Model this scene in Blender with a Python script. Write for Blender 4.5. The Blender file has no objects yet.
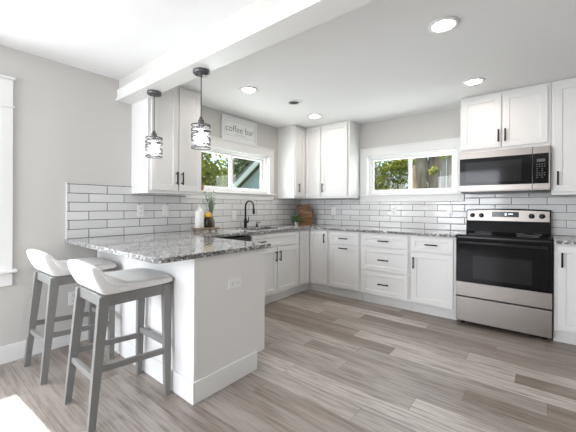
import bpy, bmesh, math, random
from mathutils import Vector, Matrix
random.seed(7)
S = bpy.context.scene
COL = S.collection
PI = math.pi

# ------------------------------------------------------------------ camera
cd = bpy.data.cameras.new('camera'); cam = bpy.data.objects.new('camera', cd); COL.objects.link(cam)
cd.sensor_width = 36.0; cd.lens = 311.6 * 36 / 576; cd.shift_y = -(216 - 206.078) / 576; cd.clip_start = .05
cam.matrix_world = Matrix.Translation((3.1651, -4.2489, 1.204)) @ Matrix.Rotation(.6818, 4, 'Z') @ Matrix.Rotation(PI / 2, 4, 'X') @ Matrix.Rotation(.0042, 4, 'Z')
S.camera = cam
# ------------------------------------------------------------------ exposure
vs = S.view_settings
vs.view_transform = 'Standard'; vs.look = 'None'; vs.gamma = 1.0; vs.exposure = 0.5; vs.use_curve_mapping = False
# ------------------------------------------------------------------ sky
wd = bpy.data.worlds.new('sky'); S.world = wd; wd.use_nodes = True
nt = wd.node_tree; bg = nt.nodes['Background']
sky = nt.nodes.new('ShaderNodeTexSky'); sky.sky_type = 'NISHITA'; sky.sun_disc = False
sky.sun_elevation = math.radians(53); sky.sun_rotation = math.radians(270); sky.air_density = 1.0; sky.dust_density = 1.5
nt.links.new(sky.outputs[0], bg.inputs[0]); bg.inputs[1].default_value = .22
# ------------------------------------------------------------------ sun and daylight
def lamp(name, typ, energy, loc=(0, 0, 0), direction=(0, 0, -1), color=(1, 1, 1), **kw):
    l = bpy.data.lights.new(name, typ); l.energy = energy; l.color = color
    for k, v in kw.items(): setattr(l, k, v)
    o = bpy.data.objects.new(name, l); COL.objects.link(o); o.location = loc
    o.rotation_euler = Vector(direction).to_track_quat('-Z', 'Y').to_euler()
    return o
lamp('sunlight', 'SUN', 8.0, (-5, -2, 8), (1, .07, -1.33), (1, .965, .92), angle=math.radians(.53))
def window_light(name, energy, loc, direction, sx, sy, color):
    return lamp(name, 'AREA', energy, loc, direction, color, shape='RECTANGLE', size=sx, size_y=sy)
window_light('daylight_living_side', 50, (-.14, -4.75, 1.33), (1, .0, 0), 1.75, 1.15, (.93, .945, 1))
window_light('daylight_living_rear', 108, (1.25, -7.62, 1.35), (0, 1, .0), 1.9, 1.9, (.90, .925, 1))
window_light('daylight_sink_window', 9, (-.13, -1.46, 1.66), (1, 0, 0), 1.2, .44, (.95, .98, 1))
window_light('daylight_back_window', 8, (1.78, .13, 1.64), (0, -1, 0), 1.05, .44, (.95, .98, 1))

# ------------------------------------------------------------------ helpers
class MB:
    def __init__(s): s.bm = bmesh.new()
    def box(s, x0, x1, y0, y1, z0, z1):
        v = [s.bm.verts.new(p) for p in ((x0,y0,z0),(x1,y0,z0),(x1,y1,z0),(x0,y1,z0),(x0,y0,z1),(x1,y0,z1),(x1,y1,z1),(x0,y1,z1))]
        for f in ((0,3,2,1),(4,5,6,7),(0,1,5,4),(1,2,6,5),(2,3,7,6),(3,0,4,7)): s.bm.faces.new([v[i] for i in f])
        return v
    def obox(s, M, sx, sy, sz):
        for q in s.box(-sx/2, sx/2, -sy/2, sy/2, -sz/2, sz/2): q.co = M @ q.co
    def beam(s, a, b, w0, d0, w1=None, d1=None):
        """tapered rectangular bar from a to b, sections horizontal (x width, y depth)"""
        w1 = w1 or w0; d1 = d1 or d0
        r = []
        for p, w, d in ((a, w0, d0), (b, w1, d1)):
            r.append([s.bm.verts.new((p[0]+i*w/2, p[1]+j*d/2, p[2])) for i, j in ((-1,-1),(1,-1),(1,1),(-1,1))])
        s.bm.faces.new(r[0]); s.bm.faces.new(r[1])
        for i in range(4): s.bm.faces.new((r[0][i], r[0][(i+1)%4], r[1][(i+1)%4], r[1][i]))
    def prism(s, pts, z0, z1):
        a = [s.bm.verts.new((x, y, z0)) for x, y in pts]; b = [s.bm.verts.new((x, y, z1)) for x, y in pts]
        n = len(pts); s.bm.faces.new(a); s.bm.faces.new(b)
        for i in range(n): s.bm.faces.new((a[i], a[(i+1)%n], b[(i+1)%n], b[i]))
    def lathe(s, prof, c=(0,0,0), seg=24, ax='z'):
        rings = []
        for r, h in prof:
            ring = []
            for k in range(seg):
                t = 2*PI*k/seg; p = (r*math.cos(t), r*math.sin(t), h)
                if ax == 'y': p = (p[0], -p[2], p[1])
                elif ax == 'x': p = (p[2], p[0], p[1])
                ring.append(s.bm.verts.new((c[0]+p[0], c[1]+p[1], c[2]+p[2])))
            rings.append(ring)
        for a, b in zip(rings, rings[1:]):
            for k in range(seg):
                f = s.bm.faces.new((a[k], a[(k+1)%seg], b[(k+1)%seg], b[k])); f.smooth = True
        if prof[0] == prof[-1]:
            bmesh.ops.weld_verts(s.bm, targetmap={a: b for a, b in zip(rings[-1], rings[0])}); return
        if prof[0][0] > 1e-6: s.bm.faces.new(rings[0])
        if prof[-1][0] > 1e-6: s.bm.faces.new(rings[-1])
    def cyl(s, a, b, r0, r1=None, seg=14):
        s.tube([a, b], [r0, r0 if r1 is None else r1], seg)
    def tube(s, path, r, seg=10, closed=False):
        P = [Vector(p) for p in path]; n = len(P); R = r if isinstance(r, (list, tuple)) else [r]*n
        up = None; rings = []
        for i in range(n):
            t = (P[(i+1)%n]-P[i-1]) if closed else (P[min(i+1, n-1)]-P[max(i-1, 0)])
            t.normalize()
            if up is None:
                up = t.orthogonal().normalized()
            up = (up - t*up.dot(t)).normalized(); bi = t.cross(up)
            rings.append([s.bm.verts.new(P[i]+R[i]*(math.cos(2*PI*k/seg)*up+math.sin(2*PI*k/seg)*bi)) for k in range(seg)])
        pr = list(zip(rings, rings[1:])) + ([(rings[-1], rings[0])] if closed else [])
        for a, b in pr:
            for k in range(seg):
                f = s.bm.faces.new((a[k], a[(k+1)%seg], b[(k+1)%seg], b[k])); f.smooth = True
        if not closed: s.bm.faces.new(rings[0]); s.bm.faces.new(rings[-1])
    def cells(s, axis_a, axis_b, inside, fn, t0, t1):
        """welded slab: cells of a grid where inside() holds; fn(a,b,t) gives the point"""
        V = {}
        def v(i, j, k):
            if (i,j,k) not in V: V[(i,j,k)] = s.bm.verts.new(fn(axis_a[i], axis_b[j], (t0, t1)[k]))
            return V[(i,j,k)]
        na, nb = len(axis_a)-1, len(axis_b)-1
        I = lambda i, j: 0 <= i < na and 0 <= j < nb and inside((axis_a[i]+axis_a[i+1])/2, (axis_b[j]+axis_b[j+1])/2)
        for i in range(na):
            for j in range(nb):
                if not I(i, j): continue
                for k in (0, 1): s.bm.faces.new((v(i,j,k), v(i+1,j,k), v(i+1,j+1,k), v(i,j+1,k)))
                for di, dj, p, q in ((-1,0,(i,j),(i,j+1)), (1,0,(i+1,j),(i+1,j+1)), (0,-1,(i,j),(i+1,j)), (0,1,(i,j+1),(i+1,j+1))):
                    if not I(i+di, j+dj): s.bm.faces.new((v(*p,0), v(*q,0), v(*q,1), v(*p,1)))
    def build(s, name, m, parent=None, bevel=0, seg=2, smooth=False, subsurf=0, recalc=True):
        if recalc: bmesh.ops.recalc_face_normals(s.bm, faces=s.bm.faces[:])
        me = bpy.data.meshes.new(name)
        off = Vector((0,0,0)); p = parent
        while p is not None: off += p.location; p = p.parent
        for q in s.bm.verts: q.co -= off
        if smooth:
            for f in s.bm.faces: f.smooth = True
        s.bm.to_mesh(me); s.bm.free(); me.materials.append(m)
        o = bpy.data.objects.new(name, me); COL.objects.link(o); o.parent = parent
        if bevel:
            b = o.modifiers.new('bevel', 'BEVEL'); b.width = bevel; b.segments = seg; b.limit_method = 'ANGLE'; b.angle_limit = math.radians(40)
        if subsurf:
            b = o.modifiers.new('sub', 'SUBSURF'); b.levels = subsurf; b.render_levels = subsurf
        return o
def tag(o, label=None, cat=None, group=None, kind=None):
    if label: o['label'] = label
    if cat: o['category'] = cat
    if group: o['group'] = group
    if kind: o['kind'] = kind
    return o
def thing(name, loc, label, cat, group=None):
    o = bpy.data.objects.new(name, None); COL.objects.link(o); o.location = loc; o.empty_display_size = .05
    return tag(o, label, cat, group)
def copy_tree(o, parent=None):
    c = o.copy(); COL.objects.link(c); c.parent = parent
    for ch in list(o.children): copy_tree(ch, c)
    return c
def struct(mb, name, m, parent=None, **kw):
    o = mb.build(name, m, parent, **kw)
    if parent is None: o['kind'] = 'structure'
    return o
def bx(*a):
    m = MB(); m.box(*a); return m
def text_mesh(name, body, size, M, m, parent, extrude=.0006, bold=0.0, space=1.0):
    cu = bpy.data.curves.new(name, 'FONT'); cu.body = body; cu.size = size; cu.extrude = extrude; cu.offset = bold
    cu.align_x = 'CENTER'; cu.align_y = 'CENTER'; cu.space_character = space
    t = bpy.data.objects.new(name, cu); COL.objects.link(t)
    bpy.context.view_layer.update()
    me = bpy.data.meshes.new_from_object(t.evaluated_get(bpy.context.evaluated_depsgraph_get()))
    bpy.data.objects.remove(t); bpy.data.curves.remove(cu)
    off = Vector((0,0,0)); p = parent
    while p is not None: off += p.location; p = p.parent
    for v in me.vertices: v.co = M @ v.co - off
    me.materials.clear(); me.materials.append(m)
    o = bpy.data.objects.new(name, me); COL.objects.link(o); o.parent = parent
    return o

# ------------------------------------------------------------------ materials
def mat(name, c, rough=.5, metal=0.0, spec=.5, emit=None, es=0, bump=None, coat=0, trans=0, ior=1.45):
    m = bpy.data.materials.new(name); m.use_nodes = True; n = m.node_tree; b = n.nodes['Principled BSDF']
    b.inputs['Base Color'].default_value = (*c, 1); b.inputs['Roughness'].default_value = rough; b.inputs['Metallic'].default_value = metal
    b.inputs['Specular IOR Level'].default_value = spec; b.inputs['Coat Weight'].default_value = coat
    b.inputs['Transmission Weight'].default_value = trans; b.inputs['IOR'].default_value = ior
    if emit: b.inputs['Emission Color'].default_value = (*emit, 1); b.inputs['Emission Strength'].default_value = es
    if bump:
        tc = n.nodes.new('ShaderNodeTexCoord'); nz = n.nodes.new('ShaderNodeTexNoise'); nz.inputs['Scale'].default_value = bump[0]; nz.inputs['Detail'].default_value = 3
        bp = n.nodes.new('ShaderNodeBump'); bp.inputs['Strength'].default_value = bump[1]; bp.inputs['Distance'].default_value = .002
        n.links.new(tc.outputs['Object'], nz.inputs['Vector']); n.links.new(nz.outputs[0], bp.inputs['Height']); n.links.new(bp.outputs[0], b.inputs['Normal'])
    return m
class NG:
    """small node-graph helper"""
    def __init__(s, m): s.t = m.node_tree; s.b = s.t.nodes['Principled BSDF']
    def n(s, typ, **kw):
        x = s.t.nodes.new(typ)
        for k, v in kw.items(): setattr(x, k, v)
        return x
    def l(s, a, b): s.t.links.new(a, b)
    def m(s, op, a, b=None, c=None):
        x = s.n('ShaderNodeMath', operation=op)
        for i, v in enumerate((a, b, c)):
            if v is None: continue
            if isinstance(v, (int, float)): x.inputs[i].default_value = v
            else: s.l(v, x.inputs[i])
        return x.outputs[0]
    def xyz(s):
        tc = s.n('ShaderNodeTexCoord'); sp = s.n('ShaderNodeSeparateXYZ'); s.l(tc.outputs['Object'], sp.inputs[0]); return sp.outputs, tc.outputs['Object']
    def comb(s, x, y, z=0.0):
        c = s.n('ShaderNodeCombineXYZ')
        for i, v in enumerate((x, y, z)):
            if isinstance(v, (int, float)): c.inputs[i].default_value = v
            else: s.l(v, c.inputs[i])
        return c.outputs[0]
    def noise(s, vec, scale, detail=4, rough=.5):
        x = s.n('ShaderNodeTexNoise'); x.inputs['Scale'].default_value = scale; x.inputs['Detail'].default_value = detail; x.inputs['Roughness'].default_value = rough
        s.l(vec, x.inputs['Vector']); return x.outputs[0]
    def ramp(s, fac, stops, interp='LINEAR'):
        r = s.n('ShaderNodeValToRGB'); r.color_ramp.interpolation = interp; e = r.color_ramp.elements
        while len(e) < len(stops): e.new(.5)
        for q, (p, c) in zip(e, stops): q.position = p; q.color = (*c, 1)
        s.l(fac, r.inputs[0]); return r.outputs[0]
    def mix(s, fac, a, b, mode='MIX'):
        x = s.n('ShaderNodeMix', data_type='RGBA', blend_type=mode)
        for i, v in ((0, fac), (6, a), (7, b)):
            if isinstance(v, (int, float)): x.inputs[i].default_value = v
            elif isinstance(v, tuple): x.inputs[i].default_value = (*v, 1)
            else: s.l(v, x.inputs[i])
        return x.outputs[2]
    def bump(s, h, strength, dist=.002):
        bp = s.n('ShaderNodeBump'); bp.inputs['Strength'].default_value = strength; bp.inputs['Distance'].default_value = dist
        s.l(h, bp.inputs['Height']); s.l(bp.outputs[0], s.b.inputs['Normal'])

WALL = mat('greige_wall_paint', (.60, .585, .56), .7, bump=(180, .08))
CEIL = mat('ceiling_paint', (.86, .86, .865), .8, bump=(120, .10))
TRIM = mat('white_trim_paint', (.82, .82, .81), .35)
CAB = mat('white_cabinet_paint', (.78, .775, .765), .38)
GAPM = mat('cabinet_inside', (.55, .54, .53), .6)
BLACK = mat('matte_black_metal', (.008, .008, .009), .42, spec=.3)
BLACKP = mat('black_plastic', (.015, .015, .017), .3)
BGLASS = mat('black_glass', (.006, .006, .007), .05, spec=.22)
WGLASS = mat('oven_window_glass', (.018, .018, .019), .07, spec=.25)
GREYP = mat('grey_painted_wood', (.22, .217, .21), .36)
FABRIC = mat('white_leatherette', (.78, .77, .76), .45, bump=(300, .1))
PIPE = mat('cream_piping', (.62, .59, .55), .5)
PLATE = mat('white_plastic_plate', (.85, .85, .84), .3)
SLOT = mat('dark_slot', (.12, .12, .12), .5)
CANOPY = mat('dark_grey_metal', (.13, .13, .135), .32, .6)
BANDM = mat('grey_spiral_metal', (.11, .11, .12), .4, .5)
BULB = mat('lit_bulb', (1, 1, 1), .3, emit=(1, .96, .95), es=7)
LENS = mat('lit_lens', (1, 1, 1), .4, emit=(1, .88, .79), es=62)
SINKM = mat('sink_steel', (.45, .45, .46), .3, 1)
VINYL = mat('white_vinyl', (.86, .86, .86), .3)
SIGNW = mat('sign_white_paint', (.80, .81, .81), .6)
SIGNT = mat('sign_grey_lettering', (.16, .16, .16), .6)
VENTD = mat('vent_dark', (.07, .07, .07), .6)
DISP = mat('display_dark', (.03, .032, .035), .15)
DIGIT = mat('display_lit_digits', (.8, .85, .9), .4, emit=(.8, .9, 1), es=1.2)
MARK = mat('button_marks', (.30, .30, .31), .5)
CERAM = mat('white_ceramic', (.80, .79, .77), .25)
AMBER = mat('dark_jar_glass', (.035, .022, .012), .12)
YEL = mat('yellow_lid', (.65, .42, .08), .5)
TWIG = mat('pale_green_twig', (.30, .36, .27), .7)
IVY = mat('ivy_leaf', (.07, .16, .055), .5)
TERRA = mat('terracotta', (.42, .22, .13), .8)
GUARD = mat('white_tile_edge', (.85, .85, .85), .3)

def mat_steel():
    m = mat('brushed_steel', (.31, .283, .262), .33, 1); g = NG(m); (x, y, z), v = g.xyz()
    nz = g.noise(g.comb(g.m('MULTIPLY', x, 3), g.m('MULTIPLY', y, 3), g.m('MULTIPLY', z, 260)), 1.0, 2)
    g.bump(nz, .05, .0006)
    return m
STEEL = mat_steel()
def mat_tile(axis, off):
    m = mat('white_subway_tile_'+axis, (.8, .8, .8), .1); g = NG(m); (x, y, z), v = g.xyz()
    u = x if axis == 'x' else y
    H, W = .079, .304
    zz = g.m('DIVIDE', g.m('SUBTRACT', z, .914), H); row = g.m('FLOOR', zz)
    uu = g.m('ADD', g.m('DIVIDE', g.m('SUBTRACT', u, off), W), g.m('MULTIPLY', g.m('MODULO', row, 2.0), .5))
    col = g.m('FLOOR', uu)
    fu = g.m('FRACT', uu); fz = g.m('FRACT', zz)
    du = g.m('MULTIPLY', g.m('MINIMUM', fu, g.m('SUBTRACT', 1, fu)), W); dz = g.m('MULTIPLY', g.m('MINIMUM', fz, g.m('SUBTRACT', 1, fz)), H)
    d = g.m('MINIMUM', du, dz)
    grout = g.m('LESS_THAN', d, .0028)
    wn = g.n('ShaderNodeTexWhiteNoise', noise_dimensions='2D'); g.l(g.comb(col, row), wn.inputs['Vector'])
    tile = g.ramp(wn.outputs['Value'], [(0, (.66, .66, .66)), (1, (.76, .76, .755))])
    g.l(g.mix(grout, tile, (.075, .075, .074)), g.b.inputs['Base Color'])
    g.l(g.m('ADD', .10, g.m('MULTIPLY', grout, .7)), g.b.inputs['Roughness'])
    h = g.m('ADD', g.m('MINIMUM', g.m('DIVIDE', d, .008), 1.0), g.m('MULTIPLY', g.noise(v, 14, 2), .35))
    g.bump(h, .35, .003)
    return m
TILEY, TILEX = mat_tile('y', -3.202), mat_tile('x', 1.088)
def mat_floor():
    m = mat('vinyl_plank', (.3, .27, .25), .33); g = NG(m); (x, y, z), v = g.xyz()
    H, W = .152, 1.22
    yy = g.m('DIVIDE', g.m('ADD', y, 20), H); row = g.m('FLOOR', yy); fy = g.m('FRACT', yy)
    w1 = g.n('ShaderNodeTexWhiteNoise', noise_dimensions='1D'); g.l(row, w1.inputs['W'])
    xx = g.m('ADD', g.m('DIVIDE', g.m('ADD', x, 20), W), g.m('MULTIPLY', w1.outputs['Value'], 5.0)); col = g.m('FLOOR', xx); fx = g.m('FRACT', xx)
    w2 = g.n('ShaderNodeTexWhiteNoise', noise_dimensions='2D'); g.l(g.comb(col, row), w2.inputs['Vector']); r = w2.outputs['Value']
    base = g.ramp(r, [(0, (.225, .184, .153)), (.35, (.295, .253, .220)), (.65, (.35, .309, .276)), (.85, (.46, .417, .378)), (1, (.57, .522, .48))])
    sh = g.m('MULTIPLY', r, 37.0)
    gv = g.comb(g.m('ADD', g.m('MULTIPLY', x, 3.6), sh), g.m('MULTIPLY', y, 56), sh)
    grain = g.noise(gv, 1.0, 6, .62)
    gv2 = g.comb(g.m('ADD', g.m('MULTIPLY', x, 1.6), sh), g.m('MULTIPLY', y, 13), sh)
    broad = g.noice(gv2) if False else g.noise(gv2, 1.0, 3, .5)
    c1 = g.mix(g.m('MULTIPLY', g.ramp(grain, [(.36, (1,1,1)), (.56, (0,0,0))]), .62), base, (.12, .09, .075))
    c2 = g.mix(g.m('MULTIPLY', g.ramp(broad, [(.45, (0,0,0)), (.75, (1,1,1))]), .40), c1, (.52, .465, .435))
    dx = g.m('MULTIPLY', g.m('MINIMUM', fx, g.m('SUBTRACT', 1, fx)), W); dy = g.m('MULTIPLY', g.m('MINIMUM', fy, g.m('SUBTRACT', 1, fy)), H)
    d = g.m('MINIMUM', dx, dy); groove = g.m('LESS_THAN', d, .0014)
    g.l(g.mix(g.m('MULTIPLY', groove, .6), c2, (.09, .075, .065)), g.b.inputs['Base Color'])
    g.l(g.m('ADD', .30, g.m('MULTIPLY', grain, .18)), g.b.inputs['Roughness'])
    g.bump(g.m('ADD', g.m('MINIMUM', g.m('DIVIDE', d, .003), 1.0), g.m('MULTIPLY', grain, .5)), .18, .002)
    return m
FLOOR = mat_floor()
def mat_granite(name='speckled_granite', rough=.07, k=1.0, dark=0.0):
    m = mat(name, (.5, .5, .5), rough); g = NG(m); (x, y, z), v = g.xyz()
    def vor(scale):
        q = g.n('ShaderNodeTexVoronoi'); q.inputs['Scale'].default_value = scale
        mp = g.n('ShaderNodeVectorMath', operation='ADD'); g.l(v, mp.inputs[0])
        nn = g.n('ShaderNodeTexNoise'); nn.inputs['Scale'].default_value = scale*1.3; g.l(v, nn.inputs['Vector'])
        sc = g.n('ShaderNodeVectorMath', operation='SCALE'); sc.inputs['Scale'].default_value = 1.2/scale; g.l(nn.outputs['Color'], sc.inputs[0]); g.l(sc.outputs[0], mp.inputs[1])
        g.l(mp.outputs[0], q.inputs['Vector'])
        s = g.n('ShaderNodeSeparateColor'); g.l(q.outputs['Color'], s.inputs[0]); return s.outputs
    a = vor(82*k); b = vor(170*k)
    blotch = g.noise(v, 9, 3)
    f = g.m('ADD', g.m('SUBTRACT', a[0], dark), g.m('MULTIPLY', g.m('SUBTRACT', blotch, .5), .9))
    base = g.ramp(f, [(0, (.010, .010, .011)), (.30, (.06, .06, .063)), (.41, (.22, .215, .21)), (.50, (.44, .43, .42)), (.62, (.72, .71, .70)), (.92, (.22, .19, .165))], 'CONSTANT')
    fine = g.ramp(b[1], [(0, (.015, .015, .016)), (.13, (.30, .29, .28)), (.28, (.62, .61, .6)), (1, (.8, .8, .79))], 'CONSTANT')
    g.l(g.mix(.30, base, fine), g.b.inputs['Base Color'])
    return m
GRANITE = mat_granite(k=1.2); GRANITE_EDGE = mat_granite('chiselled_granite_edge', .4, .85, .30)
def mat_wood(name, c0, c1, rough=.55, sc=(6, 6, 40)):
    m = mat(name, c0, rough); g = NG(m); (x, y, z), v = g.xyz()
    gr = g.noise(g.comb(g.m('MULTIPLY', x, sc[0]), g.m('MULTIPLY', y, sc[1]), g.m('MULTIPLY', z, sc[2])), 1.0, 5)
    g.l(g.ramp(gr, [(.3, c0), (.7, c1)]), g.b.inputs['Base Color']); g.bump(gr, .2, .002)
    return m
CRATE = mat_wood('brown_crate_wood', (.10, .045, .018), (.29, .14, .055))
TRAYW = mat_wood('pale_tray_wood', (.22, .15, .10), (.42, .31, .22))
BARK = mat_wood('bark', (.17, .11, .075), (.58, .44, .34), .9, (14, 14, 1.6))
FENCE = mat_wood('weathered_board', (.30, .26, .22), (.50, .45, .40), .85, (9, 9, 1.5))
SIDING = mat('blue_grey_siding', (.36, .43, .50), .7)
ROOF = mat('roof_shingle', (.18, .18, .19), .9, bump=(60, .4))
def mat_leaf(name, a, b):
    m = mat(name, a, .55); g = NG(m); (x, y, z), v = g.xyz()
    g.l(g.ramp(g.noise(v, 9, 2), [(.35, a), (.65, b)]), g.b.inputs['Base Color'])
    g.b.inputs['Transmission Weight'].default_value = 0
    tr = g.n('ShaderNodeBsdfTranslucent'); tr.inputs[0].default_value = (*b, 1); mx = g.n('ShaderNodeMixShader'); mx.inputs[0].default_value = .4
    out = g.t.nodes['Material Output']; g.l(g.b.outputs[0], mx.inputs[1]); g.l(tr.outputs[0], mx.inputs[2]); g.l(mx.outputs[0], out.inputs[0])
    return m
LEAFY = mat_leaf('yellow_green_leaves', (.15, .21, .03), (.48, .48, .075))
LEAFG = mat_leaf('grey_green_leaves', (.12, .18, .08), (.30, .36, .18))
def mat_grass():
    m = mat('lawn', (.1, .16, .05), .9); g = NG(m); (x, y, z), v = g.xyz()
    g.l(g.ramp(g.noise(v, 3, 4), [(.3, (.10, .15, .05)), (.7, (.24, .27, .11))]), g.b.inputs['Base Color']); return m
GRASS = mat_grass()
def mat_pane():
    m = bpy.data.materials.new('window_glass'); m.use_nodes = True; n = m.node_tree; n.nodes.clear()
    o = n.nodes.new('ShaderNodeOutputMaterial'); mx = n.nodes.new('ShaderNodeMixShader'); t = n.nodes.new('ShaderNodeBsdfTransparent'); gl = n.nodes.new('ShaderNodeBsdfGlossy')
    fr = n.nodes.new('ShaderNodeFresnel'); fr.inputs[0].default_value = 1.45; gl.inputs['Roughness'].default_value = .02; t.inputs[0].default_value = (.96, .98, .97, 1)
    ge = n.nodes.new('ShaderNodeNewGeometry'); mu = n.nodes.new('ShaderNodeMath'); mu.operation = 'MULTIPLY'; iv = n.nodes.new('ShaderNodeMath'); iv.operation = 'SUBTRACT'; iv.inputs[0].default_value = 1
    n.links.new(ge.outputs['Backfacing'], iv.inputs[1]); n.links.new(fr.outputs[0], mu.inputs[0]); n.links.new(iv.outputs[0], mu.inputs[1])
    n.links.new(mu.outputs[0], mx.inputs[0]); n.links.new(t.outputs[0], mx.inputs[1]); n.links.new(gl.outputs[0], mx.inputs[2]); n.links.new(mx.outputs[0], o.inputs[0])
    return m
PANE = mat_pane()
def mat_frost():
    m = bpy.data.materials.new('frosted_diffuser'); m.use_nodes = True; n = m.node_tree; n.nodes.clear()
    o = n.nodes.new('ShaderNodeOutputMaterial'); mx = n.nodes.new('ShaderNodeMixShader'); t = n.nodes.new('ShaderNodeBsdfTransparent'); d = n.nodes.new('ShaderNodeBsdfTranslucent')
    d.inputs[0].default_value = (.9, .9, .92, 1); mx.inputs[0].default_value = .10
    n.links.new(t.outputs[0], mx.inputs[1]); n.links.new(d.outputs[0], mx.inputs[2]); n.links.new(mx.outputs[0], o.inputs[0]); return m
FROST = mat_frost()

# ------------------------------------------------------------------ room shell
H = 2.41; XR = 4.45; YB = -7.6
struct(bx(-.2, XR+.15, YB-.15, .15, -.12, 0), 'floor', FLOOR)
struct(bx(-.2, XR+.15, YB-.15, .15, H, H+.12), 'ceiling', CEIL)
# left wall with living-room window and sink window
LW = (-5.60, -3.795, .71, 1.95); W1 = (-2.13, -.805, 1.385, 1.94); W2 = (1.20, 2.37, 1.375, 1.93); WB = (.25, 2.25, .35, 2.3)
m = MB(); m.cells(sorted([YB-.15, LW[0], LW[1], W1[0], W1[1], .15]), sorted([0, LW[2], LW[3], W1[2], W1[3], H]),
    lambda y, z: not (LW[0]<y<LW[1] and LW[2]<z<LW[3]) and not (W1[0]<y<W1[1] and W1[2]<z<W1[3]), lambda y, z, t: (t, y, z), -.15, 0)
struct(m, 'wall_left', WALL)
m = MB(); m.cells([0, W2[0], W2[1], XR], [0, W2[2], W2[3], H], lambda x, z: not (W2[0]<x<W2[1] and W2[2]<z<W2[3]), lambda x, z, t: (x, t, z), 0, .15)
struct(m, 'wall_back', WALL)
struct(bx(XR, XR+.15, YB-.15, .15, 0, H), 'wall_right', WALL)
m = MB(); m.cells([0, WB[0], WB[1], XR], [0, WB[2], WB[3], H], lambda x, z: not (WB[0]<x<WB[1] and WB[2]<z<WB[3]), lambda x, z, t: (x, t, z), YB-.15, YB)
struct(m, 'wall_front', WALL)
# dropped beam between living room and kitchen
m = MB(); m.box(0, XR, -2.945, -2.825, 2.30, H); struct(m, 'beam_header', WALL)['kind'] = 'structure'
m = MB(); m.box(.001, XR-.001, -2.962, -2.808, 2.205, 2.312)
m.box(.001, XR-.001, -2.974, -2.960, 2.205, 2.228); m.box(.001, XR-.001, -2.967, -2.960, 2.296, 2.312)
struct(m, 'trim_1', TRIM, bevel=.002)
# baseboards
struct(bx(.0005, .015, YB, -3.148, 0, .135), 'baseboard_left', TRIM, bevel=.004)
struct(bx(.02, XR-.02, YB+.0005, YB+.015, 0, .135), 'baseboard_front', TRIM, bevel=.004)
struct(bx(XR-.015, XR-.0005, YB+.02, -.66, 0, .135), 'baseboard_right', TRIM, bevel=.004)
# tiled backsplash
m = MB(); m.cells([-3.368, W1[0]-.095, -.70, -.0115], [.885, 1.285, 1.33, 1.396], lambda y, z: not (z > 1.285 and W1[0]-.095 < y < -.70) and not (z > 1.33 and y > -.8), lambda y, z, t: (t, y, z), .0005, .011)
struct(m, 'tile_backsplash_left', TILEY)
m = MB(); m.cells([.0005, 1.085, 2.458, 3.25, XR-.001], [.885, 1.265, 1.318, 1.36], lambda x, z: z < 1.265 or (x < 1.085 and z < 1.318) or (2.458 < x and z < 1.318) or (2.458 < x < 3.25), lambda x, z, t: (x, t, z), -.011, -.0005)
struct(m, 'tile_backsplash_back', TILEX)
struct(bx(.0005, .013, -3.374, -3.3685, .914, 1.400), 'trim_2', GUARD)

# ------------------------------------------------------------------ windows
def slider(name, fm, u0, u1, z0, z1, f=.035, s=.034):
    """fm(u, w, z): u along the wall, w outward from room face (negative = into the wall)"""
    def part(nm, mt, boxes, parent, bevel=.002):
        m = MB()
        for (a0, a1, w0, w1, c0, c1) in boxes:
            for q in m.box(a0, a1, w0, w1, c0, c1): q.co = fm(*q.co)
        return m.build(nm, mt, parent, bevel=bevel)
    root = part(name, VINYL, [(u0, u1, -.12, -.045, z0, z0+f), (u0, u1, -.12, -.045, z1-f, z1), (u0, u0+f, -.12, -.045, z0+f, z1-f), (u1-f, u1, -.12, -.045, z0+f, z1-f)], None)
    root['kind'] = 'structure'
    mid = (u0+u1)/2
    for k, (a, b, w) in enumerate(((u0+f, mid+.02, -.075), (mid-.02, u1-f, -.10))):
        sa = part('sash', VINYL, [(a, b, w-.011, w+.011, z0+f, z0+f+s), (a, b, w-.011, w+.011, z1-f-s, z1-f), (a, a+s, w-.011, w+.011, z0+f+s, z1-f-s), (b-s-.008, b, w-.011, w+.011, z0+f+s, z1-f-s)], root)
        part('pane', PANE, [(a+s, b-s-.008, w-.002, w+.002, z0+f+s, z1-f-s)], sa, 0)
    return root, part
fL = lambda u, w, z: Vector((w, u, z)); fB = lambda u, w, z: Vector((u, -w, z))
def trimset(part, root, u0, u1, z0, z1, c, cr, head, apron, stool_out=.045, ears=.025):
    # jamb liners
    part('jamb', TRIM, [(u0-.002, u0+.010, -.045, .001, z0, z1), (u1-.010, u1+.002, -.045, .001, z0, z1), (u0, u1, -.045, .001, z1-.010, z1+.002)], root)
    part('casing', TRIM, [(u0-c, u0+.004, .0005, .018, z0, z1)], root); part('casing', TRIM, [(u1-.004, u1+cr, .0005, .018, z0, z1)], root)
    part('head_casing', TRIM, [(u0-c, u1+cr, .0005, .020, z1-.004, z1+head-.016), (u0-c-.008, u1+cr+.008, .0005, .028, z1-.004, z1+.010), (u0-c-.010, u1+cr+.010, .0005, .034, z1+head-.016, z1+head)], root)
    part('sill', TRIM, [(u0-c-ears, u1+cr+ears, -.045, stool_out, z0-.022, z0)], root, .004)
    part('apron', TRIM, [(u0-c, u1+cr, .0005, .018, z0-.022-apron, z0-.022)], root)
w1, p1 = slider('window_1', fL, *W1); trimset(p1, w1, *W1, .09, .092, .118, .075)
w2, p2 = slider('window_2', fB, *W2); trimset(p2, w2, *W2, .105, .080, .112, .082, ears=.003)
w3, p3 = slider('window_3', fL, *LW, .02, .02); trimset(p3, w3, *LW, .10, .072, .228, .10)
w4, p4 = slider('window_4', lambda u, w, z: Vector((u, YB+w, z)), *WB); trimset(p4, w4, *WB, .10, .10, .12, .10)

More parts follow.
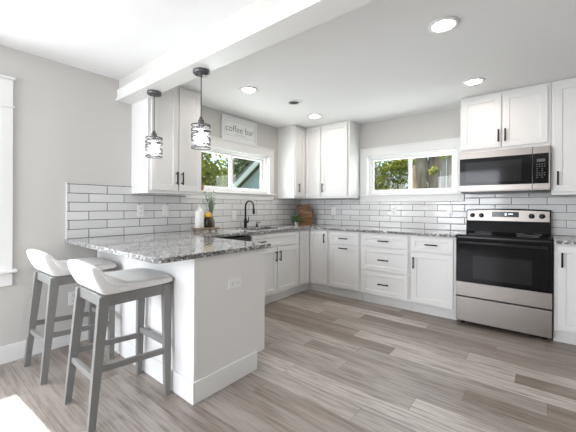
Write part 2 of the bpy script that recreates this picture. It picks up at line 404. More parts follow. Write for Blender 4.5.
# ------------------------------------------------------------------ outside
struct(bx(-25, 20, -20, 25, -.6, -.5), 'ground', GRASS)
struct(bx(-.53, -.151, YB-.15, .8, 2.26, 2.36), 'sun_block_eave_left', TRIM)  # unseen eave, added and sized to cut high sun at the left windows
struct(bx(-.53, XR+.5, .151, .60, 2.26, 2.36), 'eave_back', TRIM)
def leaf_cloud(blobs, n, size, rnd):
    m = MB()
    for _ in range(n):
        c, r = blobs[rnd.randrange(len(blobs))]
        d = Vector((rnd.gauss(0,1), rnd.gauss(0,1), rnd.gauss(0,1))).normalized() * (rnd.random()**.45)
        p = Vector(c) + Vector((d.x*r[0], d.y*r[1], d.z*r[2]))
        R = Matrix.Rotation(rnd.uniform(0, 6.28), 3, 'Z') @ Matrix.Rotation(rnd.uniform(-1.2, 1.2), 3, 'X') @ Matrix.Rotation(rnd.uniform(-.8, .8), 3, 'Y')
        s = size*rnd.uniform(.7, 1.35)
        m.bm.faces.new([m.bm.verts.new(p + R @ Vector(q)) for q in ((0, -s, 0), (s*.5, -.1*s, .08*s), (0, s, 0), (-s*.5, -.1*s, .08*s))])
    return m
def tree(name, base, label, blobs, n, size, lm, trunk, seed, group=None):
    t = thing(name, base, label, 'tree', group)
    m = MB()
    for path, rr in trunk: m.tube(path, rr, 12)
    m.build('trunk', BARK, t)
    leaf_cloud(blobs, n, size, random.Random(seed)).build('crown', lm, t, recalc=False)
    return t
tree('leafy_tree', (-4.2, 1.0, -.5), 'bright yellow-green leafy tree filling left pane of the window above the sink',
     [((-4.2, .95, 2.6), (.6, .75, .7)), ((-4.2, 1.3, 2.0), (.5, .5, .5)), ((-4.3, .4, 1.7), (.6, .6, .6)), ((-4.2, .9, 3.3), (.7, .8, .6)), ((-4.1, 1.2, 1.4), (.5, .5, .5))], 2600, .085, LEAFY,
     [([(-4.2, 1.0, -.5), (-4.25, 1.0, 1), (-4.2, .95, 3.0)], [.12, .10, .05]), ([(-4.25, 1.0, 1), (-4.2, 1.4, 2.1)], [.06, .03])], 1)
tree('background_tree', (-14.2, 11.5, -.5), 'grey-green tree standing behind the neighbouring gable outside the sink window',
     [((-14.2, 11.5, 3.6), (1.8, 1.3, 1.6)), ((-12.6, 11.6, 4.6), (1.8, 1.3, 1.3)), ((-15.5, 11.4, 2.2), (1.9, 1.3, 1.5)), ((-13.5, 11.6, 5.6), (2.0, 1.3, 1.2))], 5200, .19, LEAFG,
     [([(-14.2, 11.5, -.5), (-14.1, 11.5, 2), (-13.8, 11.5, 5)], [.3, .2, .08])], 2)
tree('leafy_shrub_tree', (.2, 2.5, -.5), 'loose yellow-green tree filling left pane of the window beside the microwave',
     [((.25, 2.5, 1.85), (.4, .35, .45)), ((.62, 2.5, 2.0), (.32, .35, .4)), ((.6, 2.5, 1.45), (.33, .35, .35)), ((-.05, 2.5, 1.5), (.4, .35, .45)), ((.1, 2.5, 2.4), (.5, .4, .4)), ((.80, 2.55, 1.75), (.25, .3, .4)), ((.85, 2.5, 2.15), (.25, .3, .25))], 2300, .055, LEAFY,
     [([(.2, 2.5, -.5), (.25, 2.5, 1), (.2, 2.5, 2.2)], [.06, .05, .02])], 3)
tree('old_tree', (.98, 3.55, -.5), 'large brown-trunked tree filling right pane of the window beside the microwave',
     [((1.55, 3.3, 2.38), (.2, .2, .16)), ((1.4, 3.3, 2.75), (.35, .25, .25)), ((1.30, 3.2, 2.0), (.09, .07, .08))], 300, .05, LEAFY,
     [([(.98, 3.55, -.5), (.96, 3.55, 1.2), (.88, 3.55, 2.2), (.75, 3.55, 4.0)], [.34, .26, .21, .18]), ([(1.02, 3.55, .6), (1.12, 3.62, 1.5), (1.22, 3.68, 2.4), (1.4, 3.7, 4)], [.24, .16, .14, .12])], 4)
fn = thing('board_fence', (2.0, 4.3, -.5), 'weathered grey board fence behind the old tree outside the back window', 'fence')
m = MB()
for i in range(22): m.box(.9+i*.145, 1.035+i*.145, 4.29, 4.31, -.45, 2.75+.01*(i%3))
m.build('boards', FENCE, fn)
for i in range(3): bx(.95+i*1.4, 1.05+i*1.4, 4.312, 4.41, -.5, 2.8).build('post', FENCE, fn)
# neighbouring house
nh = thing('neighbour_house', (-6, 6, -.5), 'blue-grey gabled house with white rake boards outside the sink window', 'house')
A = Vector((-7.75, 5.0, 1.52)); sl = .675; ax_ = -4.3; az = 1.52 + (ax_-A.x)*sl
m = MB(); m2 = []
for y in (5.0, 9.0): m2.append([m.bm.verts.new(p) for p in ((A.x+.3, y, -.5), (2*ax_-A.x-.3, y, -.5), (2*ax_-A.x-.3, y, A.z+.2), (ax_, y, az), (A.x+.3, y, A.z+.2))])
m.bm.faces.new(m2[0]); m.bm.faces.new(m2[1])
for i in range(5): m.bm.faces.new((m2[0][i], m2[0][(i+1)%5], m2[1][(i+1)%5], m2[1][i]))
m.build('siding_wall', SIDING, nh)
for sgn in (1, -1):
    x0, x1 = (A.x, ax_) if sgn == 1 else (2*ax_-A.x, ax_)
    for nm, mt, dz0, dz1, y0, y1 in (('rake_board', TRIM, -.02, .22, 4.70, 4.78), ('roof', ROOF, .21, .30, 4.68, 9.2)):
        m = MB()
        a = [m.bm.verts.new((x, y, z+dz)) for (x, z, dz) in ((x0, A.z, dz0), (x1, az, dz0), (x1, az, dz1), (x0, A.z, dz1)) for y in (y0, y1)]
        for f in ((0,2,4,6), (1,3,5,7), (0,1,3,2), (2,3,5,4), (4,5,7,6), (6,7,1,0)): m.bm.faces.new([a[i] for i in f])
        m.build(nm, mt, nh)

# ------------------------------------------------------------------ cabinets
def fmap(axis, O):
    return (lambda u, w, v: Vector((u, O-w, v))) if axis == 'y' else (lambda u, w, v: Vector((O+w, u, v)))
def shaker(name, parent, axis, O, u0, u1, v0, v1, rail=.056, t=.019, rec=.008, m_=None):
    fm = fmap(axis, O); m = MB(); g = .0012
    def ring(i, w): return [m.bm.verts.new(fm(u, w, v)) for u, v in ((u0+i, v0+i), (u1-i, v0+i), (u1-i, v1-i), (u0+i, v1-i))]
    R = [ring(0, g), ring(0, t), ring(rail, t), ring(rail+.003, t-rec)]
    m.bm.faces.new(R[0]); m.bm.faces.new(R[3])
    for a, b in zip(R, R[1:]):
        for k in range(4): m.bm.faces.new((a[k], a[(k+1)%4], b[(k+1)%4], b[k]))
    return m.build(name, m_ or CAB, parent, bevel=.0015)
def pull(parent, axis, O, u, v, vertical, L=.128, t=.019):
    fm = fmap(axis, O); m = MB(); e = L/2; k = .046
    pts = [(u, v-e), (u, v+e)] if vertical else [(u-e, v), (u+e, v)]
    m.tube([fm(p[0], t+.030, p[1]) for p in pts], .0072, 10)
    for s in (-k, k):
        p = (u, v+s) if vertical else (u+s, v)
        m.cyl(fm(p[0], t, p[1]), fm(p[0], t+.030, p[1]), .0055, .0055, 8)
    o = m.build('handle', BLACK, parent); o['label'] = 'black bar pull'; return o
def carcass(parent, axis, O, u0, u1, v0, v1, depth, kick=True, name='carcass'):
    fm = fmap(axis, O); m = MB(); g = .0008
    for q in m.box(u0+g, u1-g, -depth, 0, v0, v1): q.co = fm(*q.co)
    o = m.build(name, CAB, parent, bevel=.001)
    if kick:
        m = MB()
        for q in m.box(u0+g, u1-g, -depth, -.055, 0, v0): q.co = fm(*q.co)
        m.build('toe_kick', CAB, parent)
    return o
FY = -.605; FX = .605; DEP = .59; CT = .8835; BZ = .112
# trash cabinet
c = thing('base_cabinet', (1.165, -.3, 0), 'narrow white base cabinet nearest the inside corner, with pulls centred on drawer and door', 'cabinet', 'white base cabinets along the back wall')
carcass(c, 'y', FY, .932, 1.394, BZ, CT, DEP)
d = shaker('drawer', c, 'y', FY, .952, 1.378, .705, .862, .044); pull(d, 'y', FY, 1.165, .783, False)
d = shaker('door', c, 'y', FY, .952, 1.378, .128, .688); pull(d, 'y', FY, 1.165, .655, False)
# three drawers
c = thing('base_cabinet', (1.70, -.3, 0), 'white base cabinet with a stack of three drawers', 'cabinet', 'white base cabinets along the back wall')
carcass(c, 'y', FY, 1.396, 2.006, BZ, CT, DEP)
for a, b in ((.715, .862), (.425, .695), (.128, .405)):
    d = shaker('drawer', c, 'y', FY, 1.418, 1.988, a, b, .05); pull(d, 'y', FY, 1.703, (a+b)/2 + (.0 if b < .8 else 0), False)
# drawer + door next to range
c = thing('base_cabinet', (2.24, -.3, 0), 'white base cabinet left of the range, one drawer above one door', 'cabinet', 'white base cabinets along the back wall')
carcass(c, 'y', FY, 2.008, 2.478, BZ, CT, DEP)
d = shaker('drawer', c, 'y', FY, 2.026, 2.452, .708, .862, .044); pull(d, 'y', FY, 2.239, .786, False)
d = shaker('door', c, 'y', FY, 2.026, 2.452, .128, .69); pull(d, 'y', FY, 2.054, .575, True)
# right of range
c = thing('base_cabinet', (3.5, -.3, 0), 'white full-door base cabinet right of the range', 'cabinet', 'white base cabinets along the back wall')
carcass(c, 'y', FY, 3.256, 3.80, BZ, CT, DEP)
d = shaker('door', c, 'y', FY, 3.280, 3.78, .128, .862); pull(d, 'y', FY, 3.31, .745, True)
c = thing('base_cabinet', (4.1, -.3, 0), 'white base cabinet at the far right end of the back wall', 'cabinet', 'white base cabinets along the back wall')
carcass(c, 'y', FY, 3.802, 4.43, BZ, CT, DEP)
d = shaker('door', c, 'y', FY, 3.825, 4.41, .128, .862); pull(d, 'y', FY, 3.86, .745, True)
# corner base cabinet
c = thing('corner_cabinet', (.3, -.3, 0), 'white L-shaped corner base cabinet with two doors meeting in the inside corner', 'cabinet')
m = MB(); m.prism([(.014, -.014), (.930, -.014), (.930, FY), (FX, FY), (FX, -.862), (.014, -.862)], BZ, CT); m.build('carcass', CAB, c)
m = MB(); m.prism([(.014, -.014), (.930, -.014), (.930, FY+.055), (FX-.055, FY+.055), (FX-.055, -.862), (.014, -.862)], 0, BZ); m.build('toe_kick', CAB, c)
shaker('door', c, 'x', FX, -.846, -.632, .128, .862, .05)
d = shaker('door', c, 'y', FY, .630, .912, .128, .862, .05); pull(d, 'y', FY, .872, .765, True)
# sink base
c = thing('sink_cabinet', (.3, -1.32, 0), 'white sink base cabinet under the faucet, false drawer above two doors', 'cabinet')
m = MB(); m.box(.014, FX, -1.781, -.8645, BZ, .66); m.box(FX-.022, FX, -1.781, -.8645, .66, CT); m.box(.014, FX-.022, -1.781, -1.762, .66, CT); m.box(.014, FX-.022, -.884, -.8645, .66, CT); m.build('carcass', CAB, c)
m = MB(); m.box(.014, FX-.055, -1.781, -.8645, 0, BZ); m.build('toe_kick', CAB, c)
d = shaker('drawer_front', c, 'x', FX, -1.757, -.887, .705, .862, .044)
pull(d, 'x', FX, -1.62, .783, False)
d = shaker('door', c, 'x', FX, -1.757, -1.330, .128, .688); pull(d, 'x', FX, -1.362, .585, True)
d = shaker('door', c, 'x', FX, -1.318, -.887, .128, .688); pull(d, 'x', FX, -1.286, .585, True)
# dishwasher
c = thing('dishwasher', (.3, -2.09, 0), 'dishwasher with black top panel between sink cabinet and peninsula', 'dishwasher')
bx(.03, .585, -2.392, -1.7855, .11, .862).build('tub', BLACKP, c)
bx(.585, .625, -2.390, -1.788, .115, .79).build('door', STEEL, c, bevel=.004)
o = bx(.585, .632, -2.390, -1.788, .793, .862).build('control_panel', BLACKP, c, bevel=.004); o['label'] = 'black control strip'
bx(.05, .55, -2.39, -1.79, 0, .11).build('toe_kick', BLACKP, c)
# peninsula
c = thing('peninsula_cabinet', (.77, -2.82, 0), 'white panelled peninsula base under the speckled granite overhang', 'cabinet')
m = MB(); m.box(.016, 1.512, -3.118, -2.517, BZ, CT); m.build('carcass', CAB, c)
m = MB(); m.box(.016, 1.512, -3.118, -2.60, 0, BZ); m.build('toe_kick', CAB, c)
m = MB(); m.prism([(-3.136, .0), (-2.60, .0), (-2.60, BZ), (-2.512, BZ), (-2.512, CT), (-3.136, CT)], 1.512, 1.530)
for q in m.bm.verts: q.co = Vector((q.co.z, q.co.x, q.co.y))
m.build('end_panel', CAB, c, bevel=.0015)
bx(.016, 1.512, -3.136, -3.118, 0, CT).build('back_panel', CAB, c, bevel=.001)
bx(1.500, 1.5335, -3.1395, -3.112, .133, CT).build('corner_bead', CAB, c, bevel=.002)
bx(.016, 1.544, -3.150, -3.136, 0, .133).build('baseboard', TRIM, c, bevel=.003)
bx(1.530, 1.544, -3.136, -2.602, 0, .133).build('baseboard', TRIM, c, bevel=.003)
# ---- uppers
UZ = 1.322
c = thing('wall_cabinet', (.17, -2.53, UZ), 'white two-door wall cabinet on the left wall behind the pendants', 'cabinet', 'white wall cabinets')
carcass(c, 'x', .33, -2.826, -2.238, UZ, H-.002, .329, False)
d = shaker('door', c, 'x', .33, -2.798, -2.520, UZ+.028, H-.03); pull(d, 'x', .33, -2.545, 1.475, True)
d = shaker('door', c, 'x', .33, -2.510, -2.250, UZ+.028, H-.03); pull(d, 'x', .33, -2.484, 1.475, True)
c = thing('corner_wall_cabinet', (.3, -.3, UZ), 'white L-shaped wall cabinet up in the corner between the two windows', 'cabinet')
m = MB(); m.prism([(.0006, -.0006), (.622, -.0006), (.622, -.33), (.33, -.33), (.33, -.612), (.0006, -.612)], UZ, H-.002); m.build('carcass', CAB, c)
d = shaker('door', c, 'x', .33, -.596, -.352, UZ+.028, H-.03, .05); pull(d, 'x', .33, -.54, 1.475, True)
d = shaker('door', c, 'y', -.33, .352, .608, UZ+.028, H-.03, .05)
c = thing('wall_cabinet', (.86, -.17, UZ), 'white single-door wall cabinet between corner cabinet and back window', 'cabinet', 'white wall cabinets')
carcass(c, 'y', -.33, .6235, 1.088, UZ, H-.002, .329, False)
d = shaker('door', c, 'y', -.33, .636, 1.058, UZ+.028, H-.03); pull(d, 'y', -.33, .664, 1.475, True)
c = thing('wall_cabinet', (2.85, -.17, 1.795), 'short white two-door wall cabinet above the microwave', 'cabinet', 'white wall cabinets')
carcass(c, 'y', -.33, 2.463, 3.238, 1.795, H-.002, .329, False)
d = shaker('door', c, 'y', -.33, 2.480, 2.843, 1.83, H-.035); pull(d, 'y', -.33, 2.820, 1.945, True)
d = shaker('door', c, 'y', -.33, 2.856, 3.214, 1.83, H-.035); pull(d, 'y', -.33, 2.878, 1.945, True)
c = thing('wall_cabinet', (3.5, -.17, UZ), 'tall white wall cabinet right of the microwave', 'cabinet', 'white wall cabinets')
carcass(c, 'y', -.33, 3.2395, 3.80, UZ, H-.002, .329, False)
d = shaker('door', c, 'y', -.33, 3.262, 3.78, UZ+.028, H-.035); pull(d, 'y', -.33, 3.288, 1.478, True)
c = thing('wall_cabinet', (4.1, -.17, UZ), 'white wall cabinet at the far right end of the back wall', 'cabinet', 'white wall cabinets')
carcass(c, 'y', -.33, 3.8015, 4.43, UZ, H-.002, .329, False)
d = shaker('door', c, 'y', -.33, 3.822, 4.41, UZ+.028, H-.035); pull(d, 'y', -.33, 3.85, 1.478, True)

# ------------------------------------------------------------------ worktops
def countertop(name, xs, ys, inside, label, clip=None):
    m = MB(); m.cells(xs, ys, inside, lambda x, y, t: (x, y, t), .884, .914)
    if clip:
        m.bm.edges.ensure_lookup_table()
        e = [e for e in m.bm.edges if all(abs(v.co.x-clip[0]) < 1e-4 and abs(v.co.y-clip[1]) < 1e-4 for v in e.verts)]
        bmesh.ops.bevel(m.bm, geom=e, offset=.05, segments=4, profile=.5, affect='EDGES')
    o = m.build(name, GRANITE, None, bevel=.003); tag(o, label, 'countertop')
    o.data.materials.append(GRANITE_EDGE)
    for p in o.data.polygons:
        if abs(p.normal.z) < .5: p.material_index = 1
    return o
SK = (.135, .525, -1.655, -.985)
countertop('granite_countertop', [.0115, SK[0], SK[1], .645, 1.548, 2.480], [-3.385, -2.462, SK[2], SK[3], -.645, -.0115],
    lambda x, y: not (SK[0]<x<SK[1] and SK[2]<y<SK[3]) and ((x < .645) or (y < -2.462 and x < 1.548) or (y > -.645)), 'long speckled granite worktop running over peninsula, sink and corner', (1.548, -3.385))
countertop('granite_countertop', [3.254, 4.43], [-.645, -.0115], lambda x, y: True, 'short speckled granite worktop right of the range')
# sink
s = thing('kitchen_sink', (.33, -1.32, .68), 'undermount steel sink bowl set below the faucet', 'sink')
m = MB(); a, b, c0, c1 = SK[0]-.01, SK[1]+.01, SK[2]-.01, SK[3]+.01
for ins, nrm in ((0, 1), (.004, -1)):
    t = [m.bm.verts.new(p) for p in ((a+ins, c0+ins, .8832), (b-ins, c0+ins, .8832), (b-ins, c1-ins, .8832), (a+ins, c1-ins, .8832))]
    q = [m.bm.verts.new((v.co.x, v.co.y, .70+ins)) for v in t]
    m.bm.faces.new(q)
    for i in range(4): m.bm.faces.new((t[i], t[(i+1)%4], q[(i+1)%4], q[i]))
m.build('bowl', SINKM, s)
m = MB(); m.lathe([(.045, .704), (.045, .708), (.02, .706)], (.33, -1.32, 0), 20); m.build('drain', STEEL, s)
# faucet
s = thing('kitchen_faucet', (.082, -1.355, .914), 'matte black gooseneck faucet behind the sink', 'faucet')
bx_, by_ = .082, -1.355
m = MB(); m.lathe([(.026, .914), (.026, .922), (.021, .926), (.020, 1.02), (.017, 1.03), (.0125, 1.035), (.0125, 1.06)], (bx_, by_, 0), 18); m.build('base', BLACK, s)
m = MB(); pts = [(bx_, by_, 1.05), (bx_, by_, 1.17)]
for k in range(13):
    t = PI - PI*k/12; pts.append((bx_+.075+.075*math.cos(t), by_, 1.195+.075*math.sin(t)))
pts.append((bx_+.152, by_, 1.17)); m.tube(pts, .0115, 12); m.build('spout', BLACK, s)
m = MB(); m.cyl((bx_+.151, by_, 1.18), (bx_+.158, by_, 1.105), .0135, .018, 14); m.cyl((bx_+.158, by_, 1.105), (bx_+.159, by_, 1.098), .018, .015, 14); m.build('spray_head', BLACK, s)
m = MB(); m.cyl((bx_, by_+.015, .985), (bx_+.0, by_+.050, .985), .012, .012, 12); m.tube([(bx_, by_+.044, .985), (bx_, by_+.05, 1.02), (bx_+.004, by_+.052, 1.055)], [.006, .005, .0045], 8); m.build('lever', BLACK, s)
s = thing('soap_dispenser', (.075, -1.13, .914), 'short black soap dispenser right of the faucet', 'soap dispenser')
m = MB(); m.lathe([(.018, .914), (.018, .922), (.013, .926), (.013, .955), (.007, .958), (.007, .972)], (.075, -1.13, 0), 14); m.build('base', BLACK, s)
m = MB(); m.tube([(.075, -1.13, .968), (.085, -1.13, .976), (.13, -1.13, .974), (.138, -1.13, .966)], .0055, 8); m.build('spout', BLACK, s)

# ------------------------------------------------------------------ range
r = thing('range', (2.867, -.33, 0), 'stainless steel and black glass electric range', 'range')
X0, X1 = 2.4865, 3.2475
bx(X0+.004, X1-.004, -.605, -.02, .05, .904).build('body', BLACKP, r, bevel=.002)
for x in (X0+.05, X1-.05):
    for y in (-.55, -.08):
        m = MB(); m.cyl((x, y, 0), (x, y, .05), .02, .02, 10); m.build('foot', BLACKP, r)
o = bx(X0, X1, -.655, -.025, .904, .922).build('cooktop', BGLASS, r, bevel=.004); o['label'] = 'black glass cooktop'
for (x, y, rr) in ((2.67, -.48, .105), (3.07, -.48, .085), (2.67, -.2, .08), (3.07, -.2, .105)):
    m = MB(); m.tube([(x+rr*math.cos(t*PI/24), y+rr*math.sin(t*PI/24), .9221) for t in range(48)], .0012, 6, True); m.build('burner_ring', MARK, r)
d = bx(X0+.002, X1-.002, -.652, -.607, .302, .888).build('oven_door', BGLASS, r, bevel=.004)
o = bx(X0+.002, X1-.002, -.658, -.6525, .302, .441).build('steel_panel', STEEL, d, bevel=.001); o['label'] = 'steel lower panel of door'
bx(2.635, 3.104, -.6545, -.6522, .487, .715).build('oven_window', WGLASS, d, bevel=.001)
m = MB(); m.tube([(X0+.03, -.695, .845), (X1-.03, -.695, .845)], .0125, 12)
for x in (X0+.06, X1-.06): m.cyl((x, -.652, .845), (x, -.695, .845), .010, .010, 10)
o = m.build('handle', BLACKP, d); o['label'] = 'black bar handle'
o = bx(X0+.002, X1-.002, -.656, -.607, .045, .288).build('drawer', STEEL, r, bevel=.003); o['label'] = 'brushed steel storage drawer'
# backguard
m = MB(); N = 14; R0 = []
for i in range(N+1):
    x = X0 + (X1-X0)*i/N; arch = .012*(1-((2*i/N-1)**2))
    R0.append([m.bm.verts.new(p) for p in ((x, -.030, .922), (x, -.105, .922), (x, -.085, 1.045), (x, -.082, 1.172+arch), (x, -.030, 1.172+arch))])
m.bm.faces.new(R0[0]); m.bm.faces.new(R0[-1])
for a, b in zip(R0, R0[1:]):
    for k in range(5): m.bm.faces.new((a[k], a[(k+1)%5], b[(k+1)%5], b[k]))
bgd = m.build('backguard', BGLASS, r, bevel=.003)
m = MB(); R0 = []
for i in range(N+1):
    x = X0+.012 + (X1-X0-.024)*i/N; arch = .010*(1-((2*i/N-1)**2))
    R0.append([m.bm.verts.new(p) for p in ((x, -.0815, 1.050), (x, -.090, 1.050), (x, -.088, 1.158+arch), (x, -.0815, 1.158+arch))])
m.bm.faces.new(R0[0]); m.bm.faces.new(R0[-1])
for a, b in zip(R0, R0[1:]):
    for k in range(4): m.bm.faces.new((a[k], a[(k+1)%4], b[(k+1)%4], b[k]))
pn = m.build('control_panel', STEEL, bgd); pn['label'] = 'steel control panel'
bx(2.738, 2.982, -.0915, -.0885, 1.093, 1.152).build('display', DISP, pn, bevel=.001)
m = MB(); m.box(2.858, 2.872, -.0922, -.0914, 1.112, 1.136); m.box(2.889, 2.928, -.0922, -.0914, 1.122, 1.131); m.build('lit_digits', DIGIT, pn)
for x in (2.549, 2.637, 3.090, 3.176):
    m = MB(); m.lathe([(.026, 0), (.026, .006), (.021, .010), (.018, .026), (.0, .027)], (x, -.0885, 1.108), 20, 'y')
    m.box(x-.003, x+.003, -.122, -.112, 1.092, 1.124)
    k = m.build('knob', BLACKP, pn); k['label'] = 'black control knob'

# ------------------------------------------------------------------ microwave
r = thing('microwave', (2.85, -.2, 1.36), 'stainless over-the-range microwave with black glass door', 'microwave')
X0, X1 = 2.470, 3.234
bx(X0+.001, X1-.001, -.372, -.002, 1.368, 1.793).build('body', STEEL, r, bevel=.002)
o = bx(X0+.01, X1-.01, -.385, -.03, 1.352, 1.3675).build('vent_base', BLACKP, r, bevel=.002); o['label'] = 'black underside vent'
d = bx(X0, 3.098, -.400, -.373, 1.376, 1.790).build('door', STEEL, r, bevel=.002)
bx(X0+.001, 3.097, -.4035, -.4005, 1.432, 1.722).build('glass_front', BGLASS, d, bevel=.001)
bx(X0+.06, 3.015, -.4048, -.4037, 1.462, 1.678).build('window', WGLASS, d, bevel=.0004)
d = bx(3.101, X1, -.400, -.373, 1.376, 1.790).build('control_panel', STEEL, r, bevel=.002)
bx(3.102, X1-.012, -.4035, -.4005, 1.432, 1.722).build('glass_front', BGLASS, d, bevel=.001)
bx(3.133, 3.196, -.4045, -.4037, 1.640, 1.668).build('display', mat('microwave_display', (.10, .105, .11), .3), d)
m = MB()
for i in range(7):
    for j in range(4):
        if i in (0, 1, 4, 5) or j % 2 == 0:
            m.box(3.130+j*.019, 3.140+j*.019, -.4042, -.4037, 1.615-i*.021, 1.619-i*.021)
m.build('buttons', MARK, d)

# ------------------------------------------------------------------ ceiling fixtures
def downlight():
    t = thing('recessed_light', (.81, -2.0, H), 'x', 'ceiling light', 'recessed ceiling lights')
    m = MB(); m.lathe([(.066, H-.004), (.070, H-.010), (.092, H-.008), (.096, H-.0005), (.066, H-.0005), (.066, H-.004)], (.81, -2.0, 0), 36); m.build('trim_ring', TRIM, t)
    m = MB(); m.lathe([(.0, H-.003), (.066, H-.003), (.066, H-.001), (0, H-.001)], (.81, -2.0, 0), 36); m.build('lens', LENS, t)
    return t
d0 = downlight()
for i, (x, y, lb) in enumerate(((.81, -2.0, 'lit recessed light between the right pendant and the round vent'), (.81, -.79, 'lit recessed light nearest the corner wall cabinet'),
        (2.66, -2.0, 'lit recessed light nearest the camera, largest of the four'), (2.66, -.80, 'lit recessed light in front of the cabinet above the microwave'))):
    o = d0 if i == 0 else copy_tree(d0)
    o.location = (x, y, H); o['label'] = lb
t = thing('ceiling_vent', (.94, -1.405, H), 'round white ceiling vent with dark louvres', 'vent')
m = MB(); m.lathe([(.062, H-.004), (.066, H-.012), (.090, H-.006), (.094, H-.0005), (.062, H-.0005), (.062, H-.004)], (.94, -1.405, 0), 32); m.build('ring', TRIM, t)
m = MB(); m.lathe([(0, H-.002), (.062, H-.002), (.062, H-.0008), (0, H-.0008)], (.94, -1.405, 0), 32); m.build('cavity', VENTD, t)
for rr in (.018, .034, .050):
    m = MB(); m.lathe([(rr-.003, H-.010), (rr+.005, H-.004), (rr+.004, H-.003), (rr-.004, H-.009), (rr-.003, H-.010)], (.94, -1.405, 0), 32); m.build('louvre', mat('louvre_grey', (.22, .22, .22), .5) if rr < .02 else bpy.data.materials['louvre_grey'], t)

def pendant():
    x, y, zt = .516, -2.862, 2.205
    t = thing('pendant_light', (x, y, zt), 'x', 'pendant light', 'spiral pendants over the peninsula')
    m = MB(); m.lathe([(0, zt-.0005), (.058, zt-.0005), (.060, zt-.004), (.060, zt-.022), (.056, zt-.026), (.012, zt-.027), (.010, zt-.034), (0, zt-.034)], (x, y, 0), 32); cn = m.build('canopy', CANOPY, t)
    for a in (.6, .6+PI):
        m = MB(); m.lathe([(.006, zt-.0262), (.006, zt-.031), (0, zt-.032)], (x+.036*math.cos(a), y+.036*math.sin(a), 0), 10); m.build('screw', BLACK, cn)
    m = MB(); m.cyl((x, y, zt-.033), (x, y, 1.8630), .0033, None, 8); m.build('cord', BLACK, t)
    m = MB(); m.lathe([(0, 1.8650), (.010, 1.8630), (.014, 1.8450), (.022, 1.8380), (.024, 1.8050), (.020, 1.8020), (.020, 1.7730), (0, 1.7730)], (x, y, 0), 20); m.build('socket', CANOPY, t)
    R = .069; zb, zz = 1.6280, 1.8020
    sh = MB()
    def band(f, w=.0075, th=.0018):
        n = 44; r = []
        for k in range(n):
            a = 2*PI*k/n; z = f(a); ca, sa = math.cos(a), math.sin(a)
            r.append([sh.bm.verts.new((x+q*ca, y+q*sa, z+h)) for q, h in ((R-th, -w/2), (R+th, -w/2), (R+th, w/2), (R-th, w/2))])
        for i in range(n):
            A_, B_ = r[i], r[(i+1) % n]
            for k in range(4): sh.bm.faces.new((A_[k], A_[(k+1)%4], B_[(k+1)%4], B_[k]))
    band(lambda a: zz-.004, .008); band(lambda a: zb+.004, .008)
    for zc, am, ph in ((1.6507, .012, .3), (1.6733, -.018, 1.4), (1.6932, .016, 2.9), (1.7150, -.020, .2), (1.7349, .020, 1.0), (1.7567, -.016, 2.2), (1.7784, .012, .6)):
        band(lambda a, zc=zc, am=am, ph=ph: zc+am*math.sin(a+ph))
    for k in range(3):
        a = k*2*PI/3+.4; sh.cyl((x+.02*math.cos(a), y+.02*math.sin(a), 1.8050), (x+R*math.cos(a), y+R*math.sin(a), 1.7993), .002, .002, 6)
    sh.build('spiral_shade', BANDM, t)
    m = MB(); m.lathe([(.056, 1.6352), (.056, 1.7966), (.054, 1.7966), (.054, 1.6352), (.056, 1.6352)], (x, y, 0), 32); m.build('diffuser', FROST, t)
    m = MB(); m.lathe([(0, 1.6479), (.022, 1.6507), (.038, 1.6661), (.043, 1.6896), (.038, 1.7141), (.020, 1.7404), (.015, 1.7730), (0, 1.7730)], (x, y, 0), 20); m.build('bulb', BULB, t, smooth=True)
    return t
p0 = pendant(); p0['label'] = 'left pendant light, in front of the left wall cabinet side panel'
p1_ = copy_tree(p0); p1_.location = (1.205, -2.862, 2.205); p1_['label'] = 'right pendant light, nearer the sink window and coffee sign'

# ------------------------------------------------------------------ wall plates
def plate(name, pos, axis, horizontal, kind, label):
    t = thing(name, pos, label, 'outlet' if kind == 'outlet' else 'switch', 'white wall plates')
    fm = (lambda u, w, v: Vector((pos[0]+u, pos[1]-w, pos[2]+v))) if axis == 'y' else (lambda u, w, v: Vector((pos[0]+w, pos[1]+u, pos[2]+v)))
    def pt(nm, mt, bs, bev=.0015, par=t):
        m = MB()
        for (u0, u1, w0, w1, v0, v1) in bs:
            if horizontal: u0, u1, v0, v1 = v0, v1, u0, u1
            for q in m.box(u0, u1, w0, w1, v0, v1): q.co = fm(*q.co)
        return m.build(nm, mt, par, bevel=bev)
    pt('cover_plate', PLATE, [(-.036, .036, .0004, .0065, -.059, .059)])
    if kind == 'outlet':
        for s in (-.024, .024):
            f = pt('socket', PLATE, [(-.017, .017, .0066, .0085, s-.015, s+.015)], .001)
            pt('slots', SLOT, [(-.008, -.005, .0086, .0089, s-.002, s+.008), (.005, .008, .0086, .0089, s-.002, s+.007), (-.002, .002, .0086, .0089, s-.010, s-.006)], 0, f)
    else:
        pt('rocker', PLATE, [(-.016, .016, .0066, .010, -.033, .033)])
    return t
plate('wall_outlet', (1.5305, -2.816, .675), 'x', True, 'outlet', 'horizontal white outlet on the peninsula end panel')
plate('wall_outlet', (.0005, -3.318, .395), 'x', False, 'outlet', 'white outlet low on the left wall behind the bar stools')
plate('wall_outlet', (.0112, -2.737, 1.150), 'x', False, 'outlet', 'white outlet on the left tile, farther from the riser tray')
plate('wall_switch', (.0112, -2.466, 1.150), 'x', False, 'switch', 'white switch on the left tile under the wall cabinet')
plate('wall_outlet', (.0112, -1.500, 1.075), 'x', False, 'outlet', 'white outlet on the tile left of the faucet')
plate('wall_outlet', (.646, -.0112, 1.130), 'y', False, 'outlet', 'white outlet on the tile right of the stacked crates')
plate('wall_outlet', (1.600, -.0112, 1.150), 'y', False, 'outlet', 'white outlet on the tile under the middle of the back window')
plate('wall_switch', (2.288, -.0112, 1.165), 'y', False, 'switch', 'white switch on the tile just left of the range')

